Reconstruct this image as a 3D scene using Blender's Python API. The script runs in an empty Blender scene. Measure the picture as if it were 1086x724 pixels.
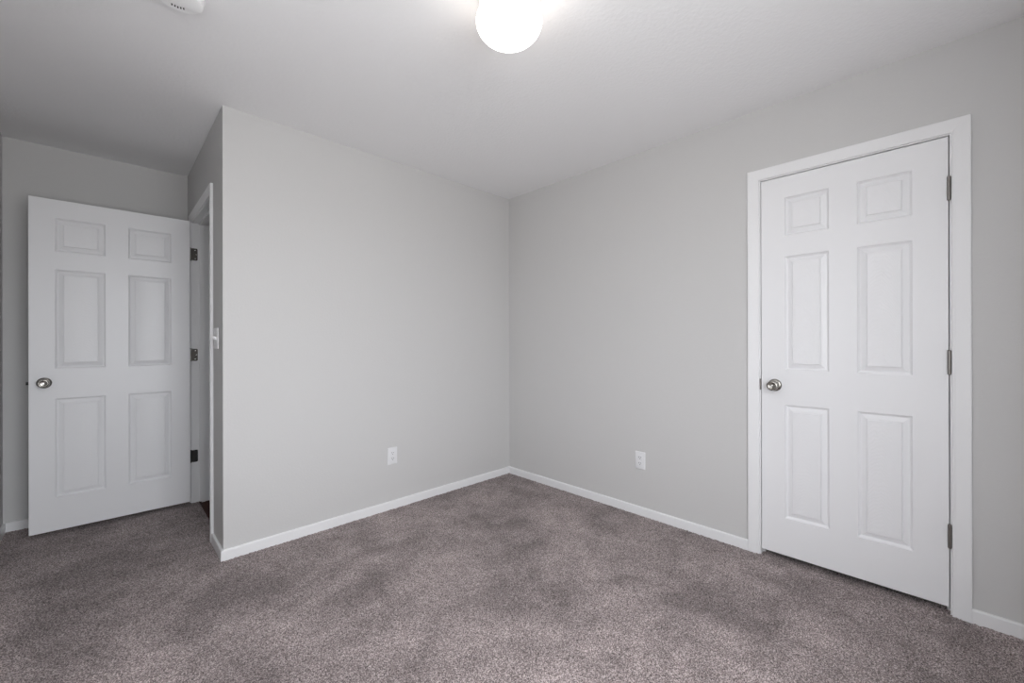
import bpy, bmesh, math, random
import numpy as np
from mathutils import Vector, Matrix

# ------------------------------------------------------------------ camera
SC = bpy.context.scene
COL = SC.collection
cam_d = bpy.data.cameras.new('camera')
cam_d.sensor_width = 36.0
cam_d.sensor_fit = 'HORIZONTAL'
cam_d.lens = 36.0 * 440.7 / 1086.0
cam_d.clip_start = 0.02
cam = bpy.data.objects.new('camera', cam_d)
COL.objects.link(cam)
YAW, PIT, ROL = 0.7726, 0.0004, -0.00216
fw = Vector((math.sin(YAW) * math.cos(PIT), math.cos(YAW) * math.cos(PIT), math.sin(PIT)))
rt = Vector((math.cos(YAW), -math.sin(YAW), 0))
up = rt.cross(fw)
cr, sr = math.cos(ROL), math.sin(ROL)
rt2, up2 = rt * cr + up * sr, up * cr - rt * sr
M = Matrix((rt2, up2, -fw)).transposed().to_4x4()
M.translation = (-2.5756, -2.6787, 1.1681)
cam.matrix_world = M
SC.camera = cam

# ------------------------------------------------------------------ light and exposure
SC.view_settings.view_transform = 'Standard'
SC.view_settings.look = 'None'
SC.view_settings.exposure = 0.0
SC.view_settings.gamma = 1.0
SC.view_settings.use_curve_mapping = False
SC.cycles.max_bounces = 12
SC.cycles.diffuse_bounces = 8
SC.cycles.denoising_prefilter = 'NONE'
SC.cycles.caustics_reflective = False
SC.cycles.caustics_refractive = False

SKY = (0.97, 1.0, 1.05)
SKY_STRENGTH = 10.0
GROUND = (0.66, 0.665, 0.675)       # daylight coming back off the ground outside
LAMP_STRENGTH = 5.0
LAMP_COLOR = (1.0, 0.945, 0.89)

world = bpy.data.worlds.new('world')
SC.world = world
world.use_nodes = True
wt = world.node_tree
bg = wt.nodes['Background']
tc = wt.nodes.new('ShaderNodeTexCoord')
sx = wt.nodes.new('ShaderNodeSeparateXYZ')
mr = wt.nodes.new('ShaderNodeMapRange')
mr.inputs['From Min'].default_value = -0.05
mr.inputs['From Max'].default_value = 0.05
mx = wt.nodes.new('ShaderNodeMix')
mx.data_type = 'RGBA'
mx.inputs[6].default_value = (*GROUND, 1)
mx.inputs[7].default_value = (*SKY, 1)
wt.links.new(tc.outputs['Generated'], sx.inputs[0])
wt.links.new(sx.outputs['Z'], mr.inputs['Value'])
wt.links.new(mr.outputs[0], mx.inputs[0])
wt.links.new(mx.outputs[2], bg.inputs['Color'])
bg.inputs['Strength'].default_value = SKY_STRENGTH

# ------------------------------------------------------------------ dimensions (metres)
H = 2.44
XL, XC = -3.036, -2.1305           # left wall, short wall with the hall doorway
YB, YR = 1.345, -3.18              # wall at the back of the alcove, wall behind the camera
T = 0.115                          # wall thickness
WIN = (-2.95, -1.45, 0.55, 2.10)   # window in the wall behind the camera: x0, x1, z0, z1
WIN2 = (-2.05, -1.60, 0.95, 2.10)  # window in the left wall beside the camera: y0, y1, z0, z1

portal = bpy.data.lights.new('window_daylight', 'AREA')
portal.shape = 'RECTANGLE'
portal.size, portal.size_y = WIN[1] - WIN[0], WIN[3] - WIN[2]
portal.cycles.is_portal = True
po = bpy.data.objects.new('window_daylight', portal)
COL.objects.link(po)
po.location = ((WIN[0] + WIN[1]) / 2, YR - T - 0.005, (WIN[2] + WIN[3]) / 2)
po.rotation_euler = (math.radians(90), 0, 0)   # -Z of the light looks to +Y, into the room
portal2 = bpy.data.lights.new('window_daylight', 'AREA')
portal2.shape = 'RECTANGLE'
portal2.size, portal2.size_y = WIN2[3] - WIN2[2], WIN2[1] - WIN2[0]
portal2.cycles.is_portal = True
po = bpy.data.objects.new('window_daylight', portal2)
COL.objects.link(po)
po.location = (XL - T - 0.005, (WIN2[0] + WIN2[1]) / 2, (WIN2[2] + WIN2[3]) / 2)
po.rotation_euler = (0, math.radians(-90), 0)  # -Z of the light looks to +X


# ------------------------------------------------------------------ materials
def new_mat(name, color, rough=0.5, metal=0.0, spec=0.5):
    m = bpy.data.materials.new(name)
    m.use_nodes = True
    b = m.node_tree.nodes['Principled BSDF']
    b.inputs['Base Color'].default_value = (*color, 1)
    b.inputs['Roughness'].default_value = rough
    b.inputs['Metallic'].default_value = metal
    b.inputs['Specular IOR Level'].default_value = spec
    return m, m.node_tree.nodes, m.node_tree.links, b


def noise(n, l, scale, detail=2.0, rough=0.5, vec=None, dist=0.0):
    t = n.new('ShaderNodeTexNoise')
    t.inputs['Scale'].default_value = scale
    t.inputs['Detail'].default_value = detail
    t.inputs['Roughness'].default_value = rough
    t.inputs['Distortion'].default_value = dist
    if vec is not None:
        l.new(vec, t.inputs['Vector'])
    return t


def math_node(n, l, op, a, b=None):
    t = n.new('ShaderNodeMath')
    t.operation = op
    for i, v in enumerate((a, b)):
        if v is None:
            continue
        if isinstance(v, (int, float)):
            t.inputs[i].default_value = v
        else:
            l.new(v, t.inputs[i])
    return t.outputs[0]


def bump(n, l, bsdf, height, strength, distance, prev=None):
    b = n.new('ShaderNodeBump')
    b.inputs['Strength'].default_value = strength
    b.inputs['Distance'].default_value = distance
    l.new(height, b.inputs['Height'])
    if prev is not None:
        l.new(prev, b.inputs['Normal'])
    l.new(b.outputs[0], bsdf.inputs['Normal'])
    return b.outputs[0]


def ramp(n, l, fac, stops):
    r = n.new('ShaderNodeValToRGB')
    e = r.color_ramp.elements
    e[0].position, e[0].color = stops[0][0], (*stops[0][1], 1)
    e[1].position, e[1].color = stops[-1][0], (*stops[-1][1], 1)
    for p, c in stops[1:-1]:
        k = e.new(p)
        k.color = (*c, 1)
    l.new(fac, r.inputs[0])
    return r.outputs[0]


def paint(name, color, rough, scale, strength, marks=False):
    m, n, l, b = new_mat(name, color, rough, spec=0.3)
    t = n.new('ShaderNodeTexCoord')
    a = noise(n, l, scale, 3.0, 0.55, t.outputs['Object'])
    bump(n, l, b, a.outputs[0], strength, 0.003)
    if marks:      # faint rubbed patches on the paint
        k = noise(n, l, 5.0, 4.0, 0.6, t.outputs['Object'], 0.6)
        c = tuple(x * 0.955 for x in color)
        l.new(ramp(n, l, k.outputs[0], [(0.30, c), (0.42, color), (1.0, color)]), b.inputs['Base Color'])
    return m


M_WALL = paint('warm_grey_wall_paint', (0.585, 0.580, 0.573), 0.55, 90, 0.22)
M_CEIL = paint('ceiling_paint', (0.86, 0.86, 0.865), 0.8, 62, 0.55)
M_TRIM, _n, _l, _b = new_mat('white_trim_paint', (0.80, 0.80, 0.805), 0.38, spec=0.4)
M_PLATE, _n, _l, _b = new_mat('white_plastic', (0.74, 0.74, 0.75), 0.35)
M_DETECT, _n, _l, _b = new_mat('bright_white_plastic', (0.92, 0.92, 0.92), 0.35)
M_SWITCH, _n, _l, _b = new_mat('ivory_white_plastic', (0.80, 0.80, 0.80), 0.3)
M_SLOT, _n, _l, _b = new_mat('dark_slot', (0.02, 0.02, 0.02), 0.6)
M_NICKEL, _n, _l, _b = new_mat('satin_nickel', (0.30, 0.285, 0.26), 0.26, 1.0)
M_STEEL, _n, _l, _b = new_mat('dull_hinge_steel', (0.25, 0.235, 0.22), 0.40, 1.0)
M_DARK, _n, _l, _b = new_mat('dark_hinge_plate', (0.10, 0.092, 0.085), 0.5, 1.0)  # darker metal tone for the hinge leaves on the hall jamb
M_BLACK, _n, _l, _b = new_mat('black_hinge_metal', (0.018, 0.017, 0.016), 0.5, 0.3)  # near-black tone for the lowest hall hinge and the latch bolt
M_SCREW, _n, _l, _b = new_mat('bright_screw_steel', (0.80, 0.79, 0.77), 0.25, 1.0)
M_PAN, _n, _l, _b = new_mat('lamp_pan_enamel', (0.72, 0.64, 0.55), 0.35)


def grain_mat(name, cathedral):
    m, n, l, b = new_mat(name, (0.80, 0.80, 0.81), 0.36, spec=0.45)
    t = n.new('ShaderNodeTexCoord')
    s = n.new('ShaderNodeSeparateXYZ')
    l.new(t.outputs['Object'], s.inputs[0])
    a = math_node(n, l, 'ADD', s.outputs['X'], s.outputs['Y'])   # the door's own width direction
    c = n.new('ShaderNodeCombineXYZ')
    l.new(math_node(n, l, 'MULTIPLY', a, 260.0), c.inputs[0])
    l.new(math_node(n, l, 'MULTIPLY', s.outputs['Z'], 5.0), c.inputs[1])
    fine = noise(n, l, 1.0, 3.0, 0.6, c.outputs[0])
    if cathedral:
        sq = math_node(n, l, 'MULTIPLY', a, a)
        arch = math_node(n, l, 'MULTIPLY', sq, 24.0)
        c2 = n.new('ShaderNodeCombineXYZ')
        l.new(math_node(n, l, 'MULTIPLY', a, 22.0), c2.inputs[0])
        l.new(math_node(n, l, 'MULTIPLY', s.outputs['Z'], 7.0), c2.inputs[1])
        w = noise(n, l, 1.0, 2.0, 0.5, c2.outputs[0])
        f = math_node(n, l, 'ADD', math_node(n, l, 'ADD', s.outputs['Z'], arch),
                      math_node(n, l, 'MULTIPLY', w.outputs[0], 0.09))
        wave = math_node(n, l, 'SINE', math_node(n, l, 'MULTIPLY', f, 2 * math.pi / 0.019))
        h = math_node(n, l, 'ADD', math_node(n, l, 'MULTIPLY', wave, 0.5), math_node(n, l, 'MULTIPLY', fine.outputs[0], 0.3))
        bump(n, l, b, h, 0.35, 0.0010)
    return m


M_DOOR = grain_mat('white_door_skin', False)
M_PANEL = grain_mat('white_door_panel_grain', True)


NAP_SHIFT = (0.6, 4.4, 0.0)


def carpet_mat():
    m, n, l, b = new_mat('mauve_taupe_carpet', (0.24, 0.2, 0.2), 0.95, spec=0.1)
    b.inputs['Sheen Weight'].default_value = 0.15
    b.inputs['Sheen Roughness'].default_value = 0.6
    t = n.new('ShaderNodeTexCoord')
    tuft = noise(n, l, 190.0, 2.0, 0.8, t.outputs['Object'], 0.3)
    cell = n.new('ShaderNodeTexVoronoi')
    cell.inputs['Scale'].default_value = 330.0
    l.new(t.outputs['Object'], cell.inputs['Vector'])
    cs = n.new('ShaderNodeSeparateColor')
    l.new(cell.outputs['Color'], cs.inputs[0])
    sp = math_node(n, l, 'ADD', math_node(n, l, 'MULTIPLY', tuft.outputs[0], 0.75),
                   math_node(n, l, 'MULTIPLY', cs.outputs[0], 0.25))
    speck = ramp(n, l, sp, [(0.34, (0.066, 0.050, 0.048)), (0.50, (0.232, 0.188, 0.182)), (0.66, (0.54, 0.465, 0.452))])
    # brushed nap: broad patches where the pile leans one way or the other
    mp = n.new('ShaderNodeMapping')
    mp.inputs['Location'].default_value = NAP_SHIFT
    l.new(t.outputs['Object'], mp.inputs[0])
    nap = noise(n, l, 2.3, 5.0, 0.62, mp.outputs[0], 0.5)
    nap2 = noise(n, l, 7.0, 3.0, 0.55, t.outputs['Object'], 0.4)
    nn = math_node(n, l, 'ADD', math_node(n, l, 'MULTIPLY', nap.outputs[0], 0.65),
                   math_node(n, l, 'MULTIPLY', nap2.outputs[0], 0.35))
    tone = ramp(n, l, nn, [(0.38, (0.70, 0.69, 0.69)), (0.5, (1.04, 1.04, 1.04)), (0.62, (1.38, 1.38, 1.38))])
    mul = n.new('ShaderNodeMix')
    mul.data_type = 'RGBA'
    mul.blend_type = 'MULTIPLY'
    mul.clamp_result = False
    mul.inputs[0].default_value = 1.0
    l.new(speck, mul.inputs[6])
    l.new(tone, mul.inputs[7])
    l.new(mul.outputs[2], b.inputs['Base Color'])
    bump(n, l, b, sp, 0.5, 0.004)
    return m


M_CARPET = carpet_mat()


def wood_mat():
    m, n, l, b = new_mat('dark_red_brown_wood', (0.05, 0.02, 0.016), 0.6, spec=0.15)
    t = n.new('ShaderNodeTexCoord')
    mp = n.new('ShaderNodeMapping')
    mp.inputs['Scale'].default_value = (40, 2.5, 1)
    l.new(t.outputs['Object'], mp.inputs[0])
    k = noise(n, l, 1.0, 4.0, 0.6, mp.outputs[0])
    l.new(ramp(n, l, k.outputs[0], [(0.3, (0.03, 0.012, 0.010)), (0.7, (0.085, 0.034, 0.026))]), b.inputs['Base Color'])
    return m


M_WOOD = wood_mat()


def globe_mat():
    m = bpy.data.materials.new('lit_opal_glass')
    m.use_nodes = True
    n, l = m.node_tree.nodes, m.node_tree.links
    b = n['Principled BSDF']
    b.inputs['Base Color'].default_value = (0.9, 0.88, 0.85, 1)
    b.inputs['Roughness'].default_value = 0.2
    b.inputs['Emission Color'].default_value = (*LAMP_COLOR, 1)
    b.inputs['Emission Strength'].default_value = LAMP_STRENGTH
    return m


M_GLOBE = globe_mat()


# ------------------------------------------------------------------ mesh helpers
def mk(name, verts, faces, mat, parent=None, smooth=False, origin=None):
    """Link ONE mesh object; verts are in world space, the origin goes to `origin` (default: parent's)."""
    bm = bmesh.new()
    o0 = Vector(origin) if origin is not None else (ORI[parent.name] if parent is not None else Vector((0, 0, 0)))
    vs = [bm.verts.new(Vector(v) - o0) for v in verts]
    for f in faces:
        try:
            bm.faces.new([vs[i] for i in f])
        except ValueError:
            pass
    return fin(name, bm, mat, parent, smooth, o0)


ORI = {}


def fin(name, bm, mat, parent=None, smooth=False, o0=Vector((0, 0, 0))):
    bmesh.ops.remove_doubles(bm, verts=bm.verts, dist=1e-5)
    bmesh.ops.recalc_face_normals(bm, faces=bm.faces)
    me = bpy.data.meshes.new(name)
    bm.to_mesh(me)
    bm.free()
    me.materials.append(mat)
    if smooth:
        for p in me.polygons:
            p.use_smooth = True
        me.set_sharp_from_angle(angle=math.radians(35))
    o = bpy.data.objects.new(name, me)
    COL.objects.link(o)
    w = Vector(o0)
    ORI[o.name] = w
    if parent is not None:
        o.parent = parent
        o.location = w - ORI[parent.name]
    else:
        o.location = w
    return o


def empty(name, loc):
    o = bpy.data.objects.new(name, None)
    o.empty_display_size = 0.1
    COL.objects.link(o)
    o.location = loc
    ORI[o.name] = Vector(loc)
    return o


def tag(o, label=None, cat=None, group=None, kind=None):
    if label:
        o['label'] = label
    if cat:
        o['category'] = cat
    if group:
        o['group'] = group
    if kind:
        o['kind'] = kind
    return o


def boxes(name, lst, mat, parent=None, origin=None):
    """Several axis-aligned boxes (x0,x1,y0,y1,z0,z1) that make up one object."""
    v, f = [], []
    for x0, x1, y0, y1, z0, z1 in lst:
        k = len(v)
        v += [(x, y, z) for x in (x0, x1) for y in (y0, y1) for z in (z0, z1)]
        f += [tuple(k + i for i in q) for q in ((0, 1, 3, 2), (4, 6, 7, 5), (0, 4, 5, 1), (2, 3, 7, 6), (0, 2, 6, 4), (1, 5, 7, 3))]
    bm = bmesh.new()
    o0 = Vector(origin) if origin is not None else (ORI[parent.name] if parent is not None else Vector((0, 0, 0)))
    vs = [bm.verts.new(Vector(p) - o0) for p in v]
    for q in f:
        bm.faces.new([vs[i] for i in q])
    bmesh.ops.recalc_face_normals(bm, faces=bm.faces)
    me = bpy.data.meshes.new(name)
    bm.to_mesh(me)
    bm.free()
    me.materials.append(mat)
    o = bpy.data.objects.new(name, me)
    COL.objects.link(o)
    ORI[o.name] = o0
    if parent is not None:
        o.parent = parent
        o.location = o0 - ORI[parent.name]
    else:
        o.location = o0
    return o


def sweep(name, sections, mat, parent=None, smooth=False, closed_caps=True, origin=None):
    """Skin a list of equal-length closed outlines (world space)."""
    n = len(sections[0])
    v = [p for s in sections for p in s]
    f = []
    for k in range(len(sections) - 1):
        for i in range(n):
            j = (i + 1) % n
            f.append((k * n + i, k * n + j, (k + 1) * n + j, (k + 1) * n + i))
    if closed_caps:
        f.append(tuple(range(n)))
        f.append(tuple((len(sections) - 1) * n + i for i in range(n)))
    o0 = Vector(origin) if origin is not None else (ORI[parent.name] if parent is not None else Vector((0, 0, 0)))
    bm = bmesh.new()
    vs = [bm.verts.new(Vector(p) - o0) for p in v]
    for q in f:
        bm.faces.new([vs[i] for i in q])
    return fin(name, bm, mat, parent, smooth, o0)


def lathe(name, prof, centre, axis, mat, parent=None, seg=40, smooth=True):
    """Revolve (radius, distance-along-axis) pairs about `axis` through `centre`."""
    ax = Vector(axis).normalized()
    e1 = ax.orthogonal().normalized()
    e2 = ax.cross(e1)
    c = Vector(centre)
    o0 = ORI[parent.name] if parent is not None else Vector((0, 0, 0))
    bm = bmesh.new()
    rings = []
    for r, h in prof:
        if r < 1e-6:
            rings.append([bm.verts.new(c + ax * h - o0)])
        else:
            rings.append([bm.verts.new(c + ax * h + (e1 * math.cos(2 * math.pi * i / seg) + e2 * math.sin(2 * math.pi * i / seg)) * r - o0) for i in range(seg)])
    for a, b in zip(rings, rings[1:]):
        for i in range(seg):
            j = (i + 1) % seg
            if len(a) == 1 and len(b) == 1:
                continue
            if len(a) == 1:
                bm.faces.new((a[0], b[i], b[j]))
            elif len(b) == 1:
                bm.faces.new((a[i], b[0], a[j]))
            else:
                bm.faces.new((a[i], b[i], b[j], a[j]))
    return fin(name, bm, mat, parent, smooth, o0)


def rounded_rect(w, h, r, seg=5):
    pts = []
    for cx, cy, a0 in ((w / 2 - r, h / 2 - r, 0), (-w / 2 + r, h / 2 - r, 90), (-w / 2 + r, -h / 2 + r, 180), (w / 2 - r, -h / 2 + r, 270)):
        for k in range(seg + 1):
            a = math.radians(a0 + 90 * k / seg)
            pts.append((cx + r * math.cos(a), cy + r * math.sin(a)))
    return pts


def structure(o, label, cat):
    return tag(o, label, cat, None, 'structure')


# ------------------------------------------------------------------ room shell
# opening of the closet doorway (in the right wall) and of the hall doorway (in the short wall)
CL_Y0, CL_Y1, CL_Z = -1.9965, -2.7135, 2.0455        # clear opening between the jambs
HD_Y0, HD_Y1, HD_Z = 0.342, 1.110, 2.036
J = 0.018                                          # jamb board thickness

# carpet: cut pile of uneven tufts over the whole room with the alcove, running under both doors
def carpet(name, x0, x1, y0, y1, step, parent_rects):
    rng = np.random.default_rng(7)
    nx, ny = int((x1 - x0) / step) + 1, int((y1 - y0) / step) + 1
    X, Y = np.meshgrid(np.linspace(x0, x1, nx), np.linspace(y0, y1, ny))
    h = rng.random((ny, nx))
    k = 0.5 * h + 0.25 * np.roll(rng.random((ny, nx)), 1, 0) + 0.25 * rng.random((ny // 2 + 1, nx // 2 + 1)).repeat(2, 0).repeat(2, 1)[:ny, :nx]
    Z = -0.0050 + 0.0085 * k
    jx = (rng.random((ny, nx)) - .5) * step * .7
    jy = (rng.random((ny, nx)) - .5) * step * .7
    jx[:, 0] = jx[:, -1] = 0
    jy[0] = jy[-1] = 0
    co = np.stack([X + jx, Y + jy, Z], -1).reshape(-1, 3).astype(np.float32)
    cx, cy = (X[:-1, :-1] + step / 2), (Y[:-1, :-1] + step / 2)
    keep = np.zeros(cx.shape, bool)
    for a, b, c, d in parent_rects:
        keep |= (cx > a) & (cx < b) & (cy > c) & (cy < d)
    idx = np.arange(nx * ny).reshape(ny, nx)
    q = np.stack([idx[:-1, :-1], idx[:-1, 1:], idx[1:, 1:], idx[1:, :-1]], -1)[keep].reshape(-1, 4)
    used = np.zeros(nx * ny, bool)
    used[q.ravel()] = True
    remap = np.cumsum(used) - 1
    co, q = co[used], remap[q].astype(np.int32)
    me = bpy.data.meshes.new(name)
    me.vertices.add(len(co))
    me.vertices.foreach_set('co', co.ravel())
    me.loops.add(q.size)
    me.loops.foreach_set('vertex_index', q.ravel())
    me.polygons.add(len(q))
    me.polygons.foreach_set('loop_start', np.arange(0, q.size, 4, dtype=np.int32))
    me.update(calc_edges=True)
    me.polygons.foreach_set('use_smooth', np.ones(len(q), bool))
    me.materials.append(M_CARPET)
    ob = bpy.data.objects.new(name, me)
    COL.objects.link(ob)
    return ob


o = carpet('floor', XL - 0.01, 0.70, YR - 0.01, YB + 0.01, 0.0052,
           [(XL - 1, 0.0, YR - 1, 0.01), (XL - 1, XC + 0.043, -0.1, YB + 1), (-0.01, 1, -3.0, -1.6)])
structure(o, 'mauve taupe cut pile carpet with brushed light and dark patches', 'carpet')
boxes_under = [(XL - T, 0.75, YR - T, 2.4, -0.10, -0.056)]
structure(boxes('floor_slab', boxes_under, M_WOOD), 'subfloor hidden under the carpet', 'floor')
o = boxes('floor_hallway', [(XC + 0.043, -0.9, T, 2.3, -0.055, -0.006)], M_WOOD)
structure(o, 'dark red brown wood floor seen past the open door', 'floor')
o = boxes('ceiling', [(XL - T, 0.75, YR - T, 2.4, H, H + 0.1)], M_CEIL)
structure(o, 'grey white lightly textured ceiling above the room and alcove', 'ceiling')

o = boxes('wall_front', [(XC, -0.9 + T, 0, T, 0, H), (-0.9 + T, T, 0, T, 0, H)], M_WALL)
structure(o, 'light grey wall in the middle with one outlet low on it', 'wall')
o = boxes('wall_right', [(0, T, CL_Y0 + J, 0, 0, H), (0, T, YR, CL_Y1 - J, 0, H), (0, T, CL_Y1 - J, CL_Y0 + J, CL_Z + J, H)], M_WALL)
structure(o, 'light grey wall on the right around the closed white door', 'wall')
o = boxes('wall_side', [(XC, XC + T, T, HD_Y0 - J, 0, H), (XC, XC + T, HD_Y1 + J, 2.3, 0, H), (XC, XC + T, HD_Y0 - J, HD_Y1 + J, HD_Z + J, H)], M_WALL)
structure(o, 'shaded narrow wall holding the hall doorway and a light switch', 'wall')
o = boxes('wall_alcove', [(XL - T, XC, YB, YB + T, 0, H)], M_WALL)
structure(o, 'shaded grey wall at the back of the alcove behind the open door', 'wall')
o = boxes('wall_left', [(XL - T, XL, YR - T, WIN2[0], 0, H), (XL - T, XL, WIN2[1], YB, 0, H),
                        (XL - T, XL, WIN2[0], WIN2[1], 0, WIN2[2]), (XL - T, XL, WIN2[0], WIN2[1], WIN2[3], H)], M_WALL)
structure(o, 'grey wall seen as a thin strip at the far left edge', 'wall')
o = boxes('wall_rear', [(XL, WIN[0], YR - T, YR, 0, H), (WIN[1], T, YR - T, YR, 0, H),
                        (WIN[0], WIN[1], YR - T, YR, 0, WIN[2]), (WIN[0], WIN[1], YR - T, YR, WIN[3], H)], M_WALL)
structure(o, 'grey wall with the window opposite the middle wall', 'wall')
o = boxes('wall_closet', [(0.70, 0.75, -3.0, -1.6, 0, H), (T, 0.75, -1.6, -1.55, 0, H), (T, 0.75, -3.05, -3.0, 0, H)], M_WALL)
structure(o, 'grey inner walls of the closet behind the closed door', 'wall')
o = boxes('wall_hallway', [(-0.9, -0.85, T, 2.3, -0.05, H), (XC, -0.85, 2.3, 2.4, -0.05, H)], M_WALL)
structure(o, 'dim grey walls of the hallway beyond the doorway', 'wall')

# window behind the camera: frame, sashes
def window(name, WW, origin, label):
    root = empty(name, origin)
    structure(root, label, 'window')
    a0, a1, z0, z1 = WW
    am = (a0 + a1) / 2

    def fb(nm, lst):     # boxes given as (a0, a1, out0, out1, z0, z1) in the window's own wall
        if name == 'window_1':
            boxes(nm, [(p, q, YR + c, YR + d, e, f) for p, q, c, d, e, f in lst], M_TRIM, root)
        else:
            boxes(nm, [(XL + c, XL + d, p, q, e, f) for p, q, c, d, e, f in lst], M_TRIM, root)
    fb('window_frame', [(a0, a0 + .035, -.105, -.055, z0, z1), (a1 - .035, a1, -.105, -.055, z0, z1),
                        (a0 + .035, a1 - .035, -.105, -.055, z0, z0 + .035), (a0 + .035, a1 - .035, -.105, -.055, z1 - .035, z1)])
    fb('meeting_rail', [(am - .02, am + .02, -.095, -.065, z0 + .035, z1 - .035)])
    fb('window_sill', [(a0 - .03, a1 + .03, -.055, .03, z0 - .02, z0)])


window('window_1', WIN, ((WIN[0] + WIN[1]) / 2, YR - 0.06, WIN[2]), 'white framed sliding window opposite the middle grey wall')
window('window_2', WIN2, (XL - 0.06, (WIN2[0] + WIN2[1]) / 2, WIN2[2]), 'white framed sliding window opposite the closed white door')

# ------------------------------------------------------------------ baseboards
BH, BT = 0.056, 0.012
BPROF = [(0, -0.01), (BT, -0.01), (BT, BH - 0.006), (BT - 0.0025, BH - 0.0015), (BT - 0.006, BH), (0, BH)]   # (out, up)


def baseboard(name, p0, p1, out, m0, m1, label):
    """p0,p1 on the wall line; m0/m1 = mitre at each end: +1 grows with depth, -1 shrinks, 0 square."""
    p0, p1, out = Vector((*p0, 0)), Vector((*p1, 0)), Vector((*out, 0))
    d = (p1 - p0).normalized()
    s0 = [p0 + out * t - d * (m0 * t) + Vector((0, 0, z)) for t, z in BPROF]
    s1 = [p1 + out * t + d * (m1 * t) + Vector((0, 0, z)) for t, z in BPROF]
    return structure(sweep(name, [s0, s1], M_TRIM), label, 'baseboard')


baseboard('baseboard_front', (XC, 0), (0, 0), (0, -1), 1, -1, 'low white baseboard along the middle grey wall')
baseboard('baseboard_right', (0, 0), (0, -1.935), (-1, 0), -1, 0, 'white baseboard between the room corner and the closed door')
baseboard('baseboard_right_end', (0, -2.775), (0, YR), (-1, 0), 0, -1, 'short white baseboard right of the closed door')
baseboard('baseboard_side', (XC, HD_Y0 - 0.062), (XC, 0), (-1, 0), 0, 1, 'short white baseboard wrapping the outer wall corner by the doorway')
baseboard('baseboard_side_end', (XC, YB), (XC, HD_Y1 + 0.062), (-1, 0), -1, 0, 'white baseboard hidden behind the open door by the hinges')
baseboard('baseboard_alcove', (XL, YB), (XC, YB), (0, -1), -1, -1, 'white baseboard at the alcove back left of the open door')
baseboard('baseboard_left', (XL, YR), (XL, YB), (1, 0), -1, -1, 'white baseboard on the wall at the far left edge')
baseboard('baseboard_rear', (0, YR), (XL, YR), (0, 1), -1, -1, 'white baseboard under the window')

# ------------------------------------------------------------------ door frames (casing, jambs, stops)
CPROF = [(0, 0), (0, 0.0085), (0.0012, 0.0102), (0.0040, 0.0110), (0.0068, 0.0108), (0.0075, 0.0112), (0.012, 0.0122),
         (0.030, 0.0140), (0.052, 0.0152), (0.0555, 0.0147), (0.057, 0.0130), (0.057, 0)]    # (outward from opening, off the wall)


def door_frame(name, to_world, a0, a1, ztop, depth, stop_at, origin):
    """to_world(a, out, z): a runs along the wall, out is off the wall face into the room."""
    root = empty(name, origin)
    rv = 0.005
    i0, i1, iz = a0 - rv, a1 + rv, ztop + rv
    W = lambda a, t, z: to_world(a, t, z)
    sweep('side_casing', [[W(i0 - w, t, -0.01) for w, t in CPROF], [W(i0 - w, t, iz + w) for w, t in CPROF]], M_TRIM, root)
    sweep('side_casing', [[W(i1 + w, t, -0.01) for w, t in CPROF], [W(i1 + w, t, iz + w) for w, t in CPROF]], M_TRIM, root)
    sweep('head_casing', [[W(i0 - w, t, iz + w) for w, t in CPROF], [W(i1 + w, t, iz + w) for w, t in CPROF]], M_TRIM, root)

    def blk(nm, lst):
        v, f = [], []
        for A0, A1, t0, t1, Z0, Z1 in lst:
            k = len(v)
            v += [W(a, t, z) for a in (A0, A1) for t in (t0, t1) for z in (Z0, Z1)]
            f += [tuple(k + i for i in q) for q in ((0, 1, 3, 2), (4, 6, 7, 5), (0, 4, 5, 1), (2, 3, 7, 6), (0, 2, 6, 4), (1, 5, 7, 3))]
        return v, f
    for nm, lst in (('side_jamb', [(a0 - J, a0, -depth, 0.0005, -0.01, ztop)]),
                    ('side_jamb', [(a1, a1 + J, -depth, 0.0005, -0.01, ztop)]),
                    ('head_jamb', [(a0 - J, a1 + J, -depth, 0.0005, ztop, ztop + J)]),
                    ('door_stop', [(a0, a0 + .010, stop_at - .034, stop_at, -0.01, ztop - .010)]),
                    ('door_stop', [(a1 - .010, a1, stop_at - .034, stop_at, -0.01, ztop - .010)]),
                    ('head_stop', [(a0, a1, stop_at - .034, stop_at, ztop - .010, ztop)])):
        v, f = blk(nm, lst)
        o0 = ORI[root.name]
        bm = bmesh.new()
        vs = [bm.verts.new(Vector(p) - o0) for p in v]
        for q in f:
            bm.faces.new([vs[i] for i in q])
        fin(nm, bm, M_TRIM, root, False, o0)
    return root


cl_w = lambda a, t, z: Vector((-t, -a, z))                  # right wall: a = -y, out = -x
hd_w = lambda a, t, z: Vector((XC - t, a, z))               # short wall: a = +y, out = -x
fr1 = door_frame('trim_1', cl_w, -CL_Y0, -CL_Y1, CL_Z, T, -0.040, (0, (CL_Y0 + CL_Y1) / 2, 0))
structure(fr1, 'white casing and jambs around the closed door on the right wall', 'door frame')
fr2 = door_frame('trim_2', hd_w, HD_Y0, HD_Y1, HD_Z, T, -0.040, (XC, (HD_Y0 + HD_Y1) / 2, 0))
structure(fr2, 'white casing and jambs around the open hall doorway', 'door frame')
o = sweep('strike_plate', [[cl_w(-CL_Y0 - 0.0005 + q, t, 0.932 + z) for q, z in rounded_rect(0.007, 0.060, 0.0034)] for t in (0.0004, 0.0030)], M_STEEL, fr1)
o['label'] = 'small dull metal strike plate on the white jamb'
o = sweep('threshold_strip', [[Vector((x, y, z)) for x, z in ((XC + .036, -.004), (XC + .05, -.004), (XC + .05, .001), (XC + .036, .002))] for y in (HD_Y0, HD_Y1)], M_WOOD, fr2)

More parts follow.
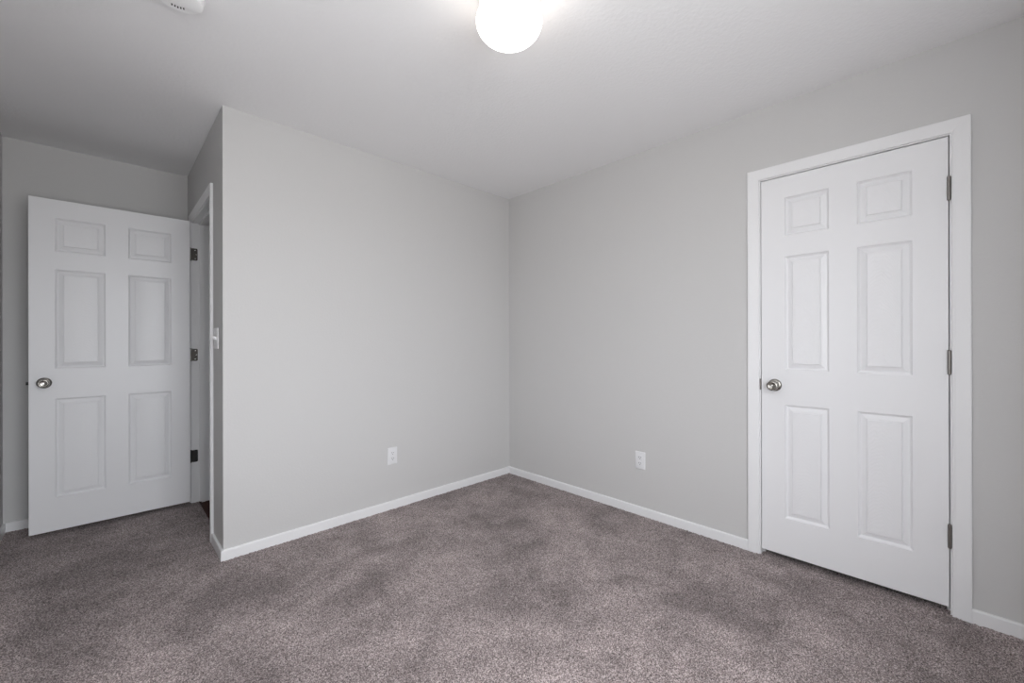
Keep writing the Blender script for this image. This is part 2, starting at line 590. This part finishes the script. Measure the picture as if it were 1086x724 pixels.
# ------------------------------------------------------------------ six-panel doors
PZ = [(0.230, 0.831), (1.013, 1.617), (1.726, 1.929)]       # panel rows, heights above the carpet
PPROF = [(0.0, 0.0), (0.0006, -0.0030), (0.0080, -0.0115), (0.0115, -0.0130), (0.0145, -0.0120), (0.0325, -0.0052), (0.0348, -0.0066), (0.0360, -0.0010), (0.0372, -0.0004)]


def six_panel_door(name, to_world, width, z0, z1, thick, cols, rows, origin, label):
    """to_world(a, out, z): a = 0 at the latch edge; the front face is at out = 0, the back at -thick."""
    root = empty(name, origin)
    structure(root, label, 'door')
    e = 0.0015
    xs = [e] + [c for p in cols for c in p] + [width - e]
    zs = [z0 + e] + [c for p in rows for c in p] + [z1 - e]
    verts, faces = [], []

    def quad(*ps):
        k = len(verts)
        verts.extend(ps)
        faces.append((k, k + 1, k + 2, k + 3))
    pc = [(a, b) for a, b in cols]
    pr = [(a, b) for a, b in rows]
    for side in (0, 1):
        T0 = 0.0 if side == 0 else -thick
        sg = -1 if side == 0 else 1
        for i in range(len(xs) - 1):
            for j in range(len(zs) - 1):
                if (xs[i], xs[i + 1]) in pc and (zs[j], zs[j + 1]) in pr:
                    continue
                quad(*[to_world(a, T0, z) for a, z in ((xs[i], zs[j]), (xs[i + 1], zs[j]), (xs[i + 1], zs[j + 1]), (xs[i], zs[j + 1]))])
        inn = [(e, z0 + e), (width - e, z0 + e), (width - e, z1 - e), (e, z1 - e)]
        out = [(0, z0), (width, z0), (width, z1), (0, z1)]
        for i in range(4):
            j = (i + 1) % 4
            quad(to_world(inn[i][0], T0, inn[i][1]), to_world(inn[j][0], T0, inn[j][1]),
                 to_world(out[j][0], T0 + sg * e, out[j][1]), to_world(out[i][0], T0 + sg * e, out[i][1]))
    for i in range(4):
        j = (i + 1) % 4
        quad(to_world(out[i][0], -e, out[i][1]), to_world(out[j][0], -e, out[j][1]),
             to_world(out[j][0], -thick + e, out[j][1]), to_world(out[i][0], -thick + e, out[i][1]))
    o0 = ORI[root.name]
    bm = bmesh.new()
    vs = [bm.verts.new(Vector(p) - o0) for p in verts]
    for q in faces:
        bm.faces.new([vs[i] for i in q])
    leaf = fin('door_leaf', bm, M_DOOR, root, False, o0)
    for ca, cb in cols:
        for ra, rb in rows:
            c0 = to_world((ca + cb) / 2, -thick / 2, (ra + rb) / 2)
            bm = bmesh.new()
            for side in (0, 1):
                rings = []
                for w, d in PPROF:
                    t = d if side == 0 else -thick - d
                    rings.append([bm.verts.new(to_world(a, t, z) - c0) for a, z in
                                  ((ca + w, ra + w), (cb - w, ra + w), (cb - w, rb - w), (ca + w, rb - w))])
                for A, B in zip(rings, rings[1:]):
                    for i in range(4):
                        j = (i + 1) % 4
                        bm.faces.new((A[i], A[j], B[j], B[i]))
                bm.faces.new(rings[-1]).material_index = 1
            bmesh.ops.remove_doubles(bm, verts=bm.verts, dist=1e-5)
            # the two skins are separate sheets: orient each outward
            f0 = to_world(0, 1, 0) - to_world(0, 0, 0)
            for f in bm.faces:
                f.normal_update()
                c = f.calc_center_median()
                want = f0 if c.dot(f0) > 0 else -f0
                if f.normal.dot(want) < 0:
                    f.normal_flip()
            me = bpy.data.meshes.new('panel')
            bm.to_mesh(me)
            bm.free()
            me.materials.append(M_DOOR)
            me.materials.append(M_PANEL)
            po_ = bpy.data.objects.new('panel', me)
            COL.objects.link(po_)
            ORI[po_.name] = c0
            po_.parent = leaf
            po_.location = c0 - ORI[leaf.name]
    return root, leaf


KNOB = [(0.0, 0.004), (0.0150, 0.004), (0.0145, 0.012), (0.0130, 0.020), (0.0135, 0.025), (0.0180, 0.029), (0.0240, 0.034), (0.0268, 0.040),
        (0.0272, 0.046), (0.0262, 0.052), (0.0235, 0.0570), (0.0195, 0.0590), (0.0165, 0.0588), (0.0140, 0.0570), (0.0120, 0.0562), (0.0, 0.0560)]
ROSE = [(0.0, -0.001), (0.0325, -0.001), (0.0325, 0.0025), (0.0310, 0.0050), (0.0270, 0.0075), (0.0220, 0.0090), (0.0175, 0.0095), (0.0, 0.0095)]


def knob_set(root, face_pt, axis, latch):
    k = lathe('door_knob', KNOB, face_pt, axis, M_NICKEL, root, 48)
    k['label'] = 'round satin nickel door knob'
    lathe('rosette', ROSE, face_pt, axis, M_NICKEL, k, 48)
    lathe('lock_button', [(0.0, 0.055), (0.0052, 0.055), (0.0052, 0.0592), (0.0044, 0.0604), (0.0, 0.0606)], face_pt, axis, M_SCREW, k, 20)
    return k


# closed closet door, hinged on its right, opening into this room
cd_w = lambda a, t, z: Vector((-0.0015 - t, -2.000 - a, z))
cols1 = [(0.110, 0.299), (0.408, 0.5985)]
d1, leaf1 = six_panel_door('door_1', cd_w, 0.7097, 0.0315, 2.0405, 0.035, cols1, PZ, (0, -2.7115, 0),
                           'closed white six panel door on the right wall')
knob_set(d1, cd_w(0.064, 0, 0.932), (-1, 0, 0), None)
for zt, zb in ((1.866, 1.768), (1.125, 1.027), (0.384, 0.287)):
    c = Vector((-0.0085, -2.7115, zb))
    L = zt - zb
    h = lathe('hinge', [(0, -0.004), (0.003, -0.004), (0.0048, -0.001), (0.0062, 0.0), (0.0062, L * .19), (0.0058, L * .195), (0.0058, L * .205), (0.0062, L * .21),
                        (0.0062, L * .39), (0.0058, L * .395), (0.0058, L * .405), (0.0062, L * .41), (0.0062, L * .59), (0.0058, L * .595), (0.0058, L * .605), (0.0062, L * .61),
                        (0.0062, L * .79), (0.0058, L * .795), (0.0058, L * .805), (0.0062, L * .81), (0.0062, L), (0.0048, L + .001), (0.003, L + .004), (0, L + .004)],
              c, (0, 0, 1), M_STEEL, d1, 20)
    h['label'] = 'metal butt hinge barrel'
    boxes('hinge_plate', [(-0.0085, -0.0005, -2.7122, -2.7108, zb + .002, zt - .002)], M_STEEL, h)

# open hall door, swung a quarter turn into the alcove
YF = 1.067
hdw = lambda a, t, z: Vector((-2.908 + a, YF - t, z))
cols2 = [(0.107, 0.327), (0.435, 0.655)]
PZ2 = [(a - 0.003, b - 0.003) for a, b in PZ]
d2, leaf2 = six_panel_door('door_2', hdw, 0.760, 0.0265, 2.0375, 0.035, cols2, PZ2, (XC - 0.011, HD_Y1 + 0.002, 0),
                           'open white six panel door swung back into the alcove')
knob_set(d2, hdw(0.062, 0, 0.926), (0, -1, 0), None)
k = lathe('door_knob', KNOB, hdw(0.062, -0.035, 0.926), (0, 1, 0), M_NICKEL, d2, 40)
k['label'] = 'round satin nickel door knob'
lathe('rosette', ROSE, hdw(0.062, -0.035, 0.926), (0, 1, 0), M_NICKEL, k, 40)
o = boxes('latch_bolt', [(-2.908 - 0.011, -2.908, YF + .011, YF + .024, 0.917, 0.935)], M_BLACK, d2)
o['label'] = 'dark latch bolt on the free edge'
for i, (zt, zb) in enumerate(((1.853, 1.765), (1.121, 1.033), (0.384, 0.296))):
    mat = M_BLACK if i == 2 else M_STEEL
    L = zt - zb
    h = lathe('hinge', [(0, -0.003), (0.004, -0.002), (0.0058, 0.0), (0.0058, L), (0.004, L + .002), (0, L + .003)],
              (XC - 0.0085, HD_Y1 + 0.002, zb), (0, 0, 1), mat, d2, 16)
    h['label'] = 'black metal butt hinge' if i == 2 else 'dull steel butt hinge with bright screws'
    # leaf let into the jamb face (faces -y)
    pl = rounded_rect(0.036, L, 0.008)
    keep = [(max(x, -0.018), z) for x, z in pl]
    cx = XC + 0.0135
    sweep('jamb_plate', [[Vector((cx + x, HD_Y1 - yy, (zt + zb) / 2 + z)) for x, z in keep] for yy in (-0.0005, 0.0012)], M_BLACK if i == 2 else M_DARK, h)
    boxes('door_plate', [(-2.1482, -2.1468, YF + .003, YF + .033, zb, zt)], mat, h)
    for dx, dz in ((0.004, 0.030), (0.010, 0.0), (0.004, -0.030)):
        lathe('screw', [(0, 0), (0.0034, 0.0), (0.0030, 0.0009), (0, 0.0011)], (cx + dx, HD_Y1 - 0.0011, (zt + zb) / 2 + dz), (0, -1, 0),
              M_BLACK if i == 2 else M_SCREW, h, 12)


# ------------------------------------------------------------------ outlets and switch
def plate_sections(W, w, h, r, depth):
    lay = [(0, 0.0), (0, depth * .45), (0.0012, depth * .8), (0.0035, depth)]
    return [[W(x * (w - 2 * i) / w, t, z * (h - 2 * i) / h) for x, z in rounded_rect(w, h, r)] for i, t in lay]


def outlet(centre, W, label):
    c = Vector(centre)
    root = tag(empty('power_outlet', c), label, 'outlet', 'duplex outlets low on the grey walls')
    P = lambda a, t, z: c + W(a, t, z)
    sweep('cover_plate', plate_sections(P, 0.072, 0.118, 0.004, 0.0055), M_PLATE, root, True)
    for dz in (0.0195, -0.0195):
        pts = []
        for k in range(32):
            q = 2 * math.pi * k / 32
            pts.append((max(-0.0172, min(0.0172, 0.0172 * 1.12 * math.cos(q))), max(-0.0138, min(0.0138, 0.0172 * math.sin(q)))))
        rc = sweep('receptacle', [[P(x, t, z + dz) for x, z in pts] for t in (0.0050, 0.0066)] + [[P(x * .95, 0.0072, z * .95 + dz) for x, z in pts]], M_PLATE, root)
        for dx, hh in ((-0.0064, 0.0085), (0.0064, 0.0070)):
            sweep('slot', [[P(dx + x, t, dz + 0.0035 + z) for x, z in rounded_rect(0.0026, hh, 0.0005, 2)] for t in (0.0066, 0.00735)], M_SLOT, rc)
        sweep('ground_hole', [[P(x, t, dz - 0.0072 + z) for x, z in rounded_rect(0.0050, 0.0050, 0.0024, 4)] for t in (0.0066, 0.00735)], M_SLOT, rc)
    ax = W(0, 1, 0)
    lathe('screw', [(0, 0), (0.0034, 0.0), (0.0030, 0.0009), (0, 0.0011)], P(0, 0.0055, 0), ax, M_PLATE, root, 14)
    return root


outlet((-1.141, 0, 0.3695), lambda a, t, z: Vector((a, -t, z)), 'white duplex outlet on the middle wall, left of the room corner')
outlet((0, -1.2745, 0.366), lambda a, t, z: Vector((-t, -a, z)), 'white duplex outlet on the right wall, between the corner and the closed door')

c = Vector((XC, 0.178, 1.190))
sw = tag(empty('light_switch', c), 'white wall light switch by the hall doorway near the outer wall corner', 'light switch')
P = lambda a, t, z: c + Vector((-t, a, z))
sweep('cover_plate', plate_sections(P, 0.116, 0.118, 0.004, 0.0055), M_SWITCH, sw, True)
for da in (-0.023, 0.023):
    tg = sweep('toggle', [[P(da + x, 0.005, z) for x, z in rounded_rect(0.0100, 0.0230, 0.001, 2)],
                          [P(da + x, 0.0075, z) for x, z in rounded_rect(0.0095, 0.0200, 0.001, 2)],
                          [P(da + x, 0.0190, z * .55 + 0.0095) for x, z in rounded_rect(0.0080, 0.0120, 0.001, 2)],
                          [P(da + x, 0.0200, z * .45 + 0.0100) for x, z in rounded_rect(0.0070, 0.0110, 0.001, 2)]], M_SWITCH, sw)
    for dz in (0.030, -0.030):
        lathe('screw', [(0, 0), (0.0034, 0.0), (0.0030, 0.0009), (0, 0.0011)], P(da, 0.0055, dz), (-1, 0, 0), M_SWITCH, sw, 12)

# ------------------------------------------------------------------ ceiling lamp
LX, LY = -1.535, -1.600
lamp = tag(empty('ceiling_light', (LX, LY, H)), 'lit round opal glass globe light in the middle of the ceiling', 'ceiling light')
lathe('mounting_pan', [(0.0, 0.0), (0.098, 0.0), (0.104, -0.003), (0.1065, -0.010), (0.1070, -0.045), (0.1085, -0.048), (0.1080, -0.051), (0.1050, -0.052), (0.102, -0.048), (0.100, -0.040), (0.0, -0.038)],
      (LX, LY, H), (0, 0, 1), M_PAN, lamp, 64)
gp = [(0.0, -0.0405), (0.045, -0.0415)]
for k in range(0, 29):
    q0 = math.radians(-68) + math.radians(158) * (k / 28.0)
    gp.append((0.1185 * math.cos(q0) if k < 28 else 0.0, -0.121 - 0.0725 * math.sin(q0)))
lathe('glass_globe', gp, (LX, LY, H), (0, 0, 1), M_GLOBE, lamp, 64)

# ------------------------------------------------------------------ smoke detector
SX, SY = -2.388, -0.762
sd = tag(empty('smoke_detector', (SX, SY, H)), 'round white smoke detector on the ceiling at the upper left', 'smoke detector')
lathe('base_plate', [(0.0, 0.0), (0.078, 0.0), (0.078, -0.006), (0.076, -0.009), (0.0, -0.009)], (SX, SY, H), (0, 0, 1), M_DETECT, sd, 56)
# body: round with one flat chord, the vent segment beyond the chord sits a little higher
cn = (rt * -0.6 + Vector((fw.x, fw.y, 0)).normalized() * 0.8).normalized()
ct = Vector((-cn.y, cn.x, 0))
R, dch = 0.071, 0.028
ang0 = math.acos(dch / R)


def arc(a0, a1, n, r):
    return [(r * math.cos(a0 + (a1 - a0) * k / n), r * math.sin(a0 + (a1 - a0) * k / n)) for k in range(n + 1)]


S = lambda u, w, z: Vector((SX, SY, H)) + cn * u + ct * w + Vector((0, 0, z))
big = arc(ang0, 2 * math.pi - ang0, 40, R)
sweep('cover', [[S(u, w, -0.006) for u, w in big], [S(u, w, -0.030) for u, w in big],
                [S(u * .97, w * .97, -0.035) for u, w in big], [S(u * .90, w * .90, -0.0375) for u, w in big],
                [S(u * .5, w * .5, -0.0390) for u, w in big]], M_DETECT, sd, True)
seg = arc(-ang0, ang0, 20, R)
vent = sweep('vent_band', [[S(u, w, -0.006) for u, w in seg], [S(u, w, -0.027) for u, w in seg],
                           [S(dch + (u - dch) * .93, w * .97, -0.0305) for u, w in seg]], M_DETECT, sd, True)
for k in range(-2, 3):
    w0 = k * 0.0085 + 0.004
    u0 = dch + 0.0195 - abs(k) * 0.0018
    sweep('vent_slot', [[S(u0 + x, w0 + y, z) for x, y in rounded_rect(0.0110, 0.0042, 0.001, 2)] for z in (-0.0285, -0.0309)], M_SLOT, vent)
lathe('test_button', [(0.0, -0.036), (0.011, -0.036), (0.011, -0.0400), (0.009, -0.0410), (0.0, -0.0412)], S(-0.022, 0.018, 0), (0, 0, 1), M_DETECT, sd, 24)
